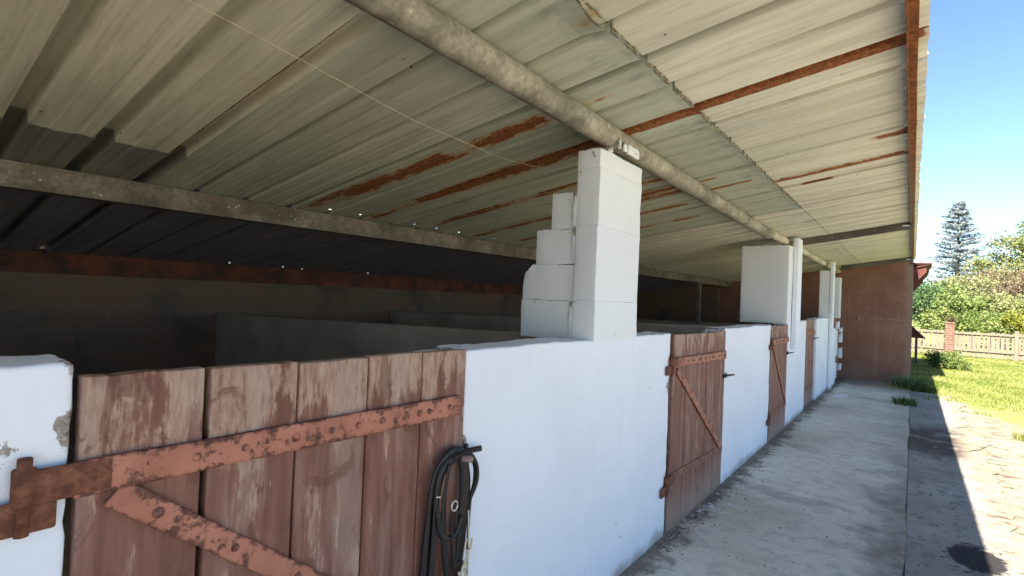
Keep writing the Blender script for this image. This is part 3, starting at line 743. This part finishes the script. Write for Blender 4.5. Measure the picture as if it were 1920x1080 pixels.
bm = NB(); tube(bm, [(-1.195, 1.262, .93), (-1.12, 1.262, .938)], .011, 10); o = obj('peg', bm, 'batten', ST, True); 

# wire under the tin
bm = NB(); P = spline([(-1.62, -.15, 2.30), (-1.6, .30, 2.272), (-1.6, .647, 2.244), (-1.6, 1.145, 2.187), (-1.6, 1.38, 2.163), (-1.6, 1.627, 2.154), (-1.61, 1.95, 2.150), (-1.6, 2.2, 2.165), (-1.59, 2.455, 2.176)], 6)
tube(bm, P, .0009, 6); tag(obj('wire', bm, 'cord', None, True, loc=(-1.6, 1.6, 2.15)), 'thin pale wire sagging under the tin towards the stepped pillar', 'wire')

# ------------------------------------------------------------------ brown shed closing the row
SH = thing('shed', 'red brown rendered shed closing the far end of the path', 'shed', (-.6, 13.3, 0))
bm = NB(); box(bm, -3.9, -.008, 13.30, 18.4, -.05, 2.5)
for v in bm.verts:
    if v.co.z > 1: v.co.z = roofz(v.co.x) - .004 + (.05 if v.co.y > 14 else 0)
obj('wall', bm, 'render', SH)
bm = NB()                                                # tiled roof: courses of stepped tiles along the eave
for i in range(24):
    y = 13.27 + i * .22
    for j in range(14):
        x1 = .285 - j * .3; zt = 2.475 + .02 + j * .0535
        t = random.uniform(-.008, .008)
        box(bm, x1 - .34, x1 + t, y, y + .215, zt - .03 + random.uniform(-.004, .004), zt + random.uniform(0, .01))
for v in bm.verts: v.co.z += .02 * math.sin((v.co.y - 13.3) * 30) * .3
rf = obj('roof', bm, 'tile', SH)
bm = NB(); box(bm, -.006, .25, 13.29, 18.5, 2.435, 2.463, .004); 
for v in bm.verts: v.co.z -= (.05 if v.co.x < .1 else 0)
obj('soffit', bm, 'tile', SH)
for y in (13.33, 14.2, 15.1, 16.0, 16.9, 17.8):
    t = bmesh.new(); box(t, -.006, .20, y, y + .07, 2.31, 2.41); bm = NB()
    for v in t.verts:
        if v.co.x < .1 and v.co.z < 2.36: v.co.z -= .28
    tm = bpy.data.meshes.new('t'); t.to_mesh(tm); t.free(); bm.from_mesh(tm)
    obj('eave_bracket', bm, 'tile', SH)
bm = NB(); box(bm, -.44, -.05, 13.275, 13.318, 1.295, 1.325, .004); obj('batten', bm, 'batten', SH)
bm = NB(); box(bm, -.70, -.48, 13.285, 13.318, 1.30, 1.326, .004); obj('batten', bm, 'batten', SH)
bm = NB(); box(bm, -.935, -.875, 13.26, 13.318, 1.275, 1.34, .006); obj('junction_box', bm, 'batten', SH)

# low kennel roof beyond the shed corner
KN = thing('kennel', 'small dark red roofed hutch peeping out behind the brown shed', 'hutch', (-.25, 19.2, 0))
bm = NB()
for s in (-1, 1):
    t = bmesh.new(); box(t, 0, .46, 18.75, 19.6, -.02, .02, .004, 1)
    for i in range(8): bmesh.ops.bisect_plane(t, geom=t.verts[:] + t.edges[:] + t.faces[:], plane_co=(0, 18.75 + .1 * i, 0), plane_no=(0, 1, 0))
    for v in t.verts: x = v.co.x; v.co.z += 1.22 - x * 1.05; v.co.x = -.16 + s * x
    tm = bpy.data.meshes.new('t'); t.to_mesh(tm); t.free(); bm.from_mesh(tm)
obj('roof', bm, 'tile', KN)
for (x, y) in ((-.5, 18.85), (.10, 18.85), (-.5, 19.5), (.10, 19.5)):
    bm = NB(); box(bm, x - .03, x + .03, y - .03, y + .03, 0, .80, .004, 1); obj('leg', bm, 'bark', KN)
bm = NB(); vs = [bm.verts.new((x, y, z)) for y in (18.80, 18.83) for (x, z) in ((-.60, .755), (.28, .755), (-.16, 1.19))]
bm.faces.new(vs[:3]); bm.faces.new(vs[3:][::-1])
for i in range(3): bm.faces.new((vs[i], vs[(i + 1) % 3], vs[3 + (i + 1) % 3], vs[3 + i]))
obj('gable_board', bm, 'tile', KN)

# ------------------------------------------------------------------ garden fence and brick pier
FN = thing('picket_fence', 'bleached wooden picket fence across the end of the lawn', 'fence', (2.5, 24, 0))
bm = NB(); x = -3.0
while x < 9:
    h = .93 + random.uniform(-.03, .035); wd = random.uniform(.085, .105); y = 24 + random.uniform(-.008, .008); ln = random.uniform(-.012, .012)
    t = bmesh.new(); box(t, x, x + wd, y - .011, y + .011, .03, h, .003, 1)
    for v in t.verts:
        if v.co.z > h - .06 and abs(v.co.x - (x + wd / 2)) > wd * .3: v.co.z -= .05
        v.co.x += ln * v.co.z
    tm = bpy.data.meshes.new('t'); t.to_mesh(tm); t.free(); bm.from_mesh(tm); bpy.data.meshes.remove(tm)
    x += wd + random.choice((.014, .02, .03, .045))
obj('picket_panel', bm, 'picket', FN)
for z in (.22, .80):
    bm = NB(); box(bm, -3.0, 9, 23.945, 23.987, z, z + .07, .004, 1); obj('rail', bm, 'picket', FN)
for x in (-1.2, 1.0, 2.75, 5.0, 7.2):
    bm = NB(); box(bm, x - .05, x + .05, 23.85, 23.943, 0, 1.0, .006, 1); obj('post', bm, 'picket', FN)
BP = thing('brick_pier', 'weathered red brick pier in front of the picket fence', 'pier', (.96, 22, 0))
bm = NB(); masonry(bm, .84, 1.08, 21.88, 22.12, -.02, 1.16, .01, .08, .01); obj('shaft', bm, 'brick', BP, True)
bm = NB(); masonry(bm, .82, 1.10, 21.86, 22.14, 1.162, 1.215, .01, .08, .01); obj('cap', bm, 'brick', BP, True)

# ------------------------------------------------------------------ plants
def leaves(bm, pts, size, up=.3, lay=None, tone=None):
    for p in pts:
        p = Vector(p); n = Vector((random.gauss(0, 1), random.gauss(0, 1), random.gauss(0, 1) + up)).normalized(); u, v = frame_of(n)
        a = random.uniform(0, 6.28); u, v = u * math.cos(a) + v * math.sin(a), v * math.cos(a) - u * math.sin(a)
        s = size * random.uniform(.6, 1.35); l = s * 1.5
        q = [bm.verts.new(p - u * l * .5), bm.verts.new(p + v * s * .42 + n * s * .12), bm.verts.new(p + u * l * .55), bm.verts.new(p - v * s * .42 + n * s * .12)]
        r = min(1, max(0, random.gauss(tone if tone is not None else .5, .22)))
        for w_ in q: w_[lay] = r
        bm.faces.new(q)
def crown_pts(blobs, n, shell=.55):
    out = []; tot = sum(b[3] * b[4] * b[5] for b in blobs)
    for (cx, cy, cz_, rx, ry, rz) in blobs:
        ncl = max(6, int(42 * (rx * ry * rz) / tot * len(blobs) ** .5))
        for c_ in range(ncl):
            d = Vector((random.gauss(0, 1), random.gauss(0, 1), random.gauss(0, 1))).normalized() * random.uniform(shell, 1.0) ** .6
            cc = Vector((cx + d.x * rx, cy + d.y * ry, cz_ + d.z * rz)); cr = random.uniform(.16, .36) * min(rx, rz) ; tone = random.uniform(.25, .8)
            k = int(n * (rx * ry * rz) / tot / ncl)
            out.append(([cc + Vector((random.gauss(0, cr), random.gauss(0, cr), random.gauss(0, cr * .7))) for _ in range(k)], tone))
    return out
def tree(name, label, cat, base, top, r0, blobs, n, size, mat, group=None, limbs=5, up=.4):
    T = thing(name, label, cat, base, group); bx, by, bz = base
    bm = NB(); tube(bm, spline([(bx, by, bz - .1), (bx + .03 * top, by, top * .35), (bx - .01 * top, by + .02 * top, top * .75)], 4), [r0 * (1 - .8 * i / 8) for i in range(9)], 8)
    for i in range(limbs):
        b = blobs[i % len(blobs)]; z0 = top * random.uniform(.2, .5)
        e = Vector((b[0] + random.uniform(-.6, .6) * b[3], b[1] + random.uniform(-.6, .6) * b[4], b[2] + random.uniform(-.1, .6) * b[5]))
        s = Vector((bx + .02 * top, by, z0)); tube(bm, spline([s, s.lerp(e, .5) + Vector((0, 0, .08 * top)), e], 4), [r0 * .45 * (1 - .85 * j / 8) for j in range(9)], 6)
    obj('trunk', bm, 'bark', T, True)
    bm = NB(); lay = bm.verts.layers.float.new('rnd')
    for pts, tone in crown_pts(blobs, n): leaves(bm, pts, size, up, lay, tone)
    obj('crown', bm, mat, T); return T
# conifer far behind the garden: tiers of flat open boughs
CF = thing('conifer', 'tall sparse conifer hazed blue grey rising against the sky', 'tree', (3.05, 60, 0))
bm = NB(); tube(bm, [(3.05, 60, -.1), (3.02, 60, 5), (3.0, 60, 11.6)], [.28, .18, .02], 8); 
bl = NB(); lay = bl.verts.layers.float.new('rnd')
z = 2.6
while z < 11.3:
    f = max(0, (11.5 - z) / 8.5); R_ = .08 + 3.2 * min(1, f ** .8); nb = 9
    a0 = random.uniform(0, 6.28)
    for i in range(nb):
        a = a0 + i * 6.283 / nb + random.uniform(-.3, .3); L = R_ * random.uniform(.65, 1.15); dr = random.uniform(-.05, .30)
        s = Vector((3.03, 60, z + random.uniform(-.2, .2))); e = s + Vector((math.cos(a) * L, math.sin(a) * L, dr * L)); mid = s.lerp(e, .55) - Vector((0, 0, .05 * L))
        tube(bm, spline([s, mid, e], 3), [.03, .027, .024, .02, .016, .012, .008], 5)
        tone = random.uniform(.2, .8)
        for q in spline([s, mid, e], 7)[3:]:
            leaves(bl, [q + Vector((random.gauss(0, .10), random.gauss(0, .10), random.gauss(.02, .05))) for _ in range(8)], .13, 2.0, lay, tone)
    z += random.uniform(.36, .50)
obj('trunk', bm, 'bark', CF, True); obj('crown', bl, 'needle_haze', CF)
tree('tree', 'broad olive green tree right of the hazed conifer', 'tree', (4.2, 40, 0), 5.4, .2, [(4.5, 40, 4.7, 1.35, 1.2, 1.2), (3.6, 40, 3.9, 1.15, 1.1, 1.0), (5.8, 40, 4.4, 1.4, 1.2, 1.4), (4.6, 40, 3.0, 2.0, 1.3, 1.0)], 15000, .10, 'leafp', up=.2, group='garden trees beyond the fence')
tree('tree', 'dark tree top at the right edge above the olive tree', 'tree', (6.3, 46, 0), 7.5, .2, [(6.35, 46, 6.6, 1.2, 1.1, 1.2), (6.9, 46, 5.4, 1.5, 1.3, 1.4)], 3000, .11, 'leafm', group='garden trees beyond the fence')
tree('tree', 'russet bare twigged tree before the olive tree', 'tree', (3.3, 34, 0), 4.0, .12, [(3.2, 34, 2.9, 1.15, .8, .75), (4.5, 34, 3.0, 1.0, .8, .9)], 7000, .065, 'leafb', limbs=9, group='garden trees beyond the fence')
tree('shrub', 'dark green shrub beside the corner of the brown shed', 'shrub', (.35, 28, 0), 2.2, .08, [(.45, 28, 1.95, .7, .6, .85), (.75, 28, 1.35, .6, .6, .6), (-.6, 28.5, 1.7, .8, .7, .8)], 9000, .07, 'leafd', group='garden shrubs behind the fence')
tree('shrub', 'mid green tall shrub behind the brick pier', 'shrub', (1.35, 27.5, 0), 2.4, .08, [(1.35, 27.5, 1.75, .65, .6, .85), (1.15, 27.3, 1.2, .8, .6, .6), (1.9, 27.4, 1.4, .55, .6, .55)], 10000, .07, 'leafm', group='garden shrubs behind the fence')
tree('shrub', 'yellow green shrub over the fence right of the pier', 'shrub', (2.3, 26.5, 0), 1.6, .06, [(2.2, 26.5, 1.2, .6, .5, .45), (2.75, 26.4, 1.15, .5, .5, .45)], 5200, .055, 'leafm', group='garden shrubs behind the fence')
tree('shrub', 'bright yellow shrub at the right end of the fence', 'shrub', (3.3, 26, 0), 1.6, .06, [(3.25, 26, 1.3, .55, .5, .5), (3.9, 26, 1.3, .7, .5, .6)], 5200, .055, 'leafy', group='garden shrubs behind the fence')
tree('shrub', 'pale olive shrub mass filling between green shrubs and olive tree', 'shrub', (2.1, 31, 0), 2.8, .1, [(1.7, 31, 2.3, 1.0, .7, .9), (2.8, 31, 1.9, 1.0, .7, .8), (4.0, 31, 1.8, 1.0, .8, .8)], 14000, .08, 'leafp', group='garden shrubs behind the fence')
for (x, y, h_, r_, lb) in ((-3.0, 36, 4.2, 1.8, 'big garden tree hidden behind the shed roof'), (9.0, 38, 6.0, 2.4, 'big tree beyond the right end of the fence')):
    tree('tree', lb, 'tree', (x, y, 0), h_, .2, [(x, y, h_ * .7, r_, r_, h_ * .3), (x + r_ * .6, y, h_ * .5, r_ * .8, r_, h_ * .25)], 3500, .12, 'leafm')
# dry fern-like plant behind the pier
PF = thing('dry_plant', 'dry pinkish spiky plant on top of the brick pier', 'plant', (1.0, 22.0, 1.21))
bm = NB(); lay = bm.verts.layers.float.new('rnd')
for i in range(70):
    a = random.uniform(0, 6.28); L = random.uniform(.2, .42); d = Vector((math.cos(a), math.sin(a), random.uniform(.3, 1.6))).normalized()
    s = Vector((.98, 22, 1.2)); m_ = s + d * L * .6; e = s + d * L + Vector((0, 0, -.06)); sd = d.cross(Vector((0, 0, 1))).normalized() * .012
    q = [bm.verts.new(v) for v in (s - sd, s + sd, m_ + sd, m_ - sd, e)]
    for v in q: v[lay] = random.random()
    bm.faces.new((q[0], q[1], q[2], q[3])); bm.faces.new((q[3], q[2], q[4]))
obj('leaf_spray', bm, 'leafb', PF)
tree('bush', 'dark leafy bush in the shade of the shed on the lawn', 'bush', (.52, 18.0, 0), .42, .02, [(.5, 18.0, .28, .20, .22, .20)], 1500, .035, 'weed')
tree('bush', 'sunlit green bush below the brick pier', 'bush', (.92, 18.2, 0), .4, .02, [(.9, 18.2, .26, .24, .22, .22), (.95, 18.1, .14, .34, .28, .12)], 1900, .035, 'leafm')
def tuft(base, h, n, r, label, mat='weed'):
    bm = NB(); lay = bm.verts.layers.float.new('rnd')
    for i in range(n):
        a = random.uniform(0, 6.28); q = r * random.random() ** .7; p = Vector((base[0] + math.cos(a) * q, base[1] + math.sin(a) * q, .0))
        L = h * random.uniform(.5, 1.1); d = Vector((math.cos(a) * .5 * random.random(), math.sin(a) * .5 * random.random(), 1)).normalized()
        sd = Vector((math.cos(a * 3 + 1), math.sin(a * 3 + 1), 0)) * h * .035; m_ = p + d * L * .6; e = p + d * L + Vector((math.cos(a), math.sin(a), -.2)) * L * .2
        vv = [bm.verts.new(c_) for c_ in (p - sd, p + sd, m_ + sd * .8, m_ - sd * .8, e)]; t = random.random()
        for v in vv: v[lay] = t
        bm.faces.new((vv[0], vv[1], vv[2], vv[3])); bm.faces.new((vv[3], vv[2], vv[4]))
    leaves(bm, [(base[0] + random.gauss(0, r * .28), base[1] + random.gauss(0, r * .28), random.uniform(.02, h * .6)) for _ in range(n // 2)], h * .13, .6, lay)
    o = obj('weed_tuft', bm, mat, None, False, loc=(base[0], base[1], 0)); tag(o, label, 'weed')
tuft((-.07, 10.35), .16, 150, .16, 'lone green weed tuft growing in the path joint')
tuft((-.02, 12.7), .25, 420, .26, 'leafy weeds at the foot of the brown shed corner', 'leafd')
tuft((.22, 12.4), .17, 200, .17, 'low weeds on the grass just right of the shed corner')
tuft((1.12, 8.7), .13, 130, .13, 'small grass tuft on the sunlit dirt at the right edge', 'grass')
tuft((.85, 10.4), .08, 60, .12, 'tiny pale grass sprout on dirt short of the lawn', 'grass')

# grass: uncountable blades
bm = NB(); lay = bm.verts.layers.float.new('rnd')
def lawn_edge(x): return 12.0 - 2.3 * min(1, max(0, (x - .3) / 1.2))
cnt = 0
while cnt < 42000:
    y = 9.0 + 15.3 * random.random() ** 1.3; x = random.uniform(-.35, 5.5)
    if x > .22 * y - .3: continue
    if y > 13.2 and x < .03 and y < 18.6: continue
    e = lawn_edge(x) + 1.5 * noise.noise(Vector((x * 1.3, y * 1.3, 4))) + .4 * noise.noise(Vector((x * 6, y * 6, 1)))
    if y < e or (x < -.02 and y < 12.2): continue
    if random.random() > .55 + .9 * noise.noise(Vector((x * 2, y * 2, 8))) + (.4 if y > e + 1 else 0): continue
    h = random.uniform(.025, .06) * (1.35 if x < .5 else 1); a = random.uniform(0, 6.28); sd = Vector((math.cos(a), math.sin(a), 0)) * random.uniform(.006, .012)
    p = Vector((x, y, 0)); tip = p + Vector((random.gauss(0, .02), random.gauss(0, .02), h))
    vs = [bm.verts.new(p - sd), bm.verts.new(p + sd), bm.verts.new(tip)]; t = min(1, max(0, .5 + .7 * noise.noise(Vector((x * 1.2, y * 1.2, 2))) + random.gauss(0, .2)))
    for v in vs: v[lay] = t
    bm.faces.new(vs); cnt += 1
o = obj('grass', bm, 'grass'); o['kind'] = 'stuff'

# loose litter: chips, dead leaves and crumbs on path and dirt
bm = NB()
def chip(x, y, s, z=.018):
    n = random.randint(5, 7); a0 = random.uniform(0, 6.28); ring = []; st = random.uniform(.3, .8)
    for j in range(n):
        a = a0 + 6.283 * j / n; r = s * random.uniform(.6, 1.1); ring.append((x + math.cos(a) * r, y + math.sin(a) * r * st))
    b_ = [bm.verts.new((p[0], p[1], z)) for p in ring]; t_ = [bm.verts.new((x + (p[0] - x) * .6, y + (p[1] - y) * .6, z + s * random.uniform(.1, .4))) for p in ring]
    for j in range(n): bm.faces.new((b_[j], b_[(j + 1) % n], t_[(j + 1) % n], t_[j]))
    bm.faces.new(t_)
for (x, y) in ((-.93, 4.18), (-.9, 3.97), (-.66, 3.83), (-1.0, 3.57), (-.77, 3.21), (-.59, 4.3), (-.4, 3.9), (-.3, 5.2)): chip(x, y, random.uniform(.007, .013))
for i in range(420):
    y = 3 + 10 * random.random() ** 1.4; x = random.uniform(-1.15, -.05); chip(x, y, random.uniform(.002, .007))
for i in range(650):
    y = 3 + 9.5 * random.random() ** 1.4; x = -1.17 + abs(random.gauss(0, .06)); chip(x, y, random.uniform(.003, .010))
for i in range(3600):
    y = 3.2 + 9 * random.random() ** 1.3; x = random.uniform(.03, 1.9); chip(x, y, random.uniform(.002, .009) * (1.0 if random.random() < .95 else 1.9), .012 if x < .5 else .004)
k = M('dark_litter'); n = k.noise(3.5, 3)
o = obj('litter', bm, k.done(k.ramp(n, [(.35, (.045, .035, .028)), (.55, (.12, .085, .06)), (.7, (.2, .17, .13))]), .95)); o['kind'] = 'stuff'
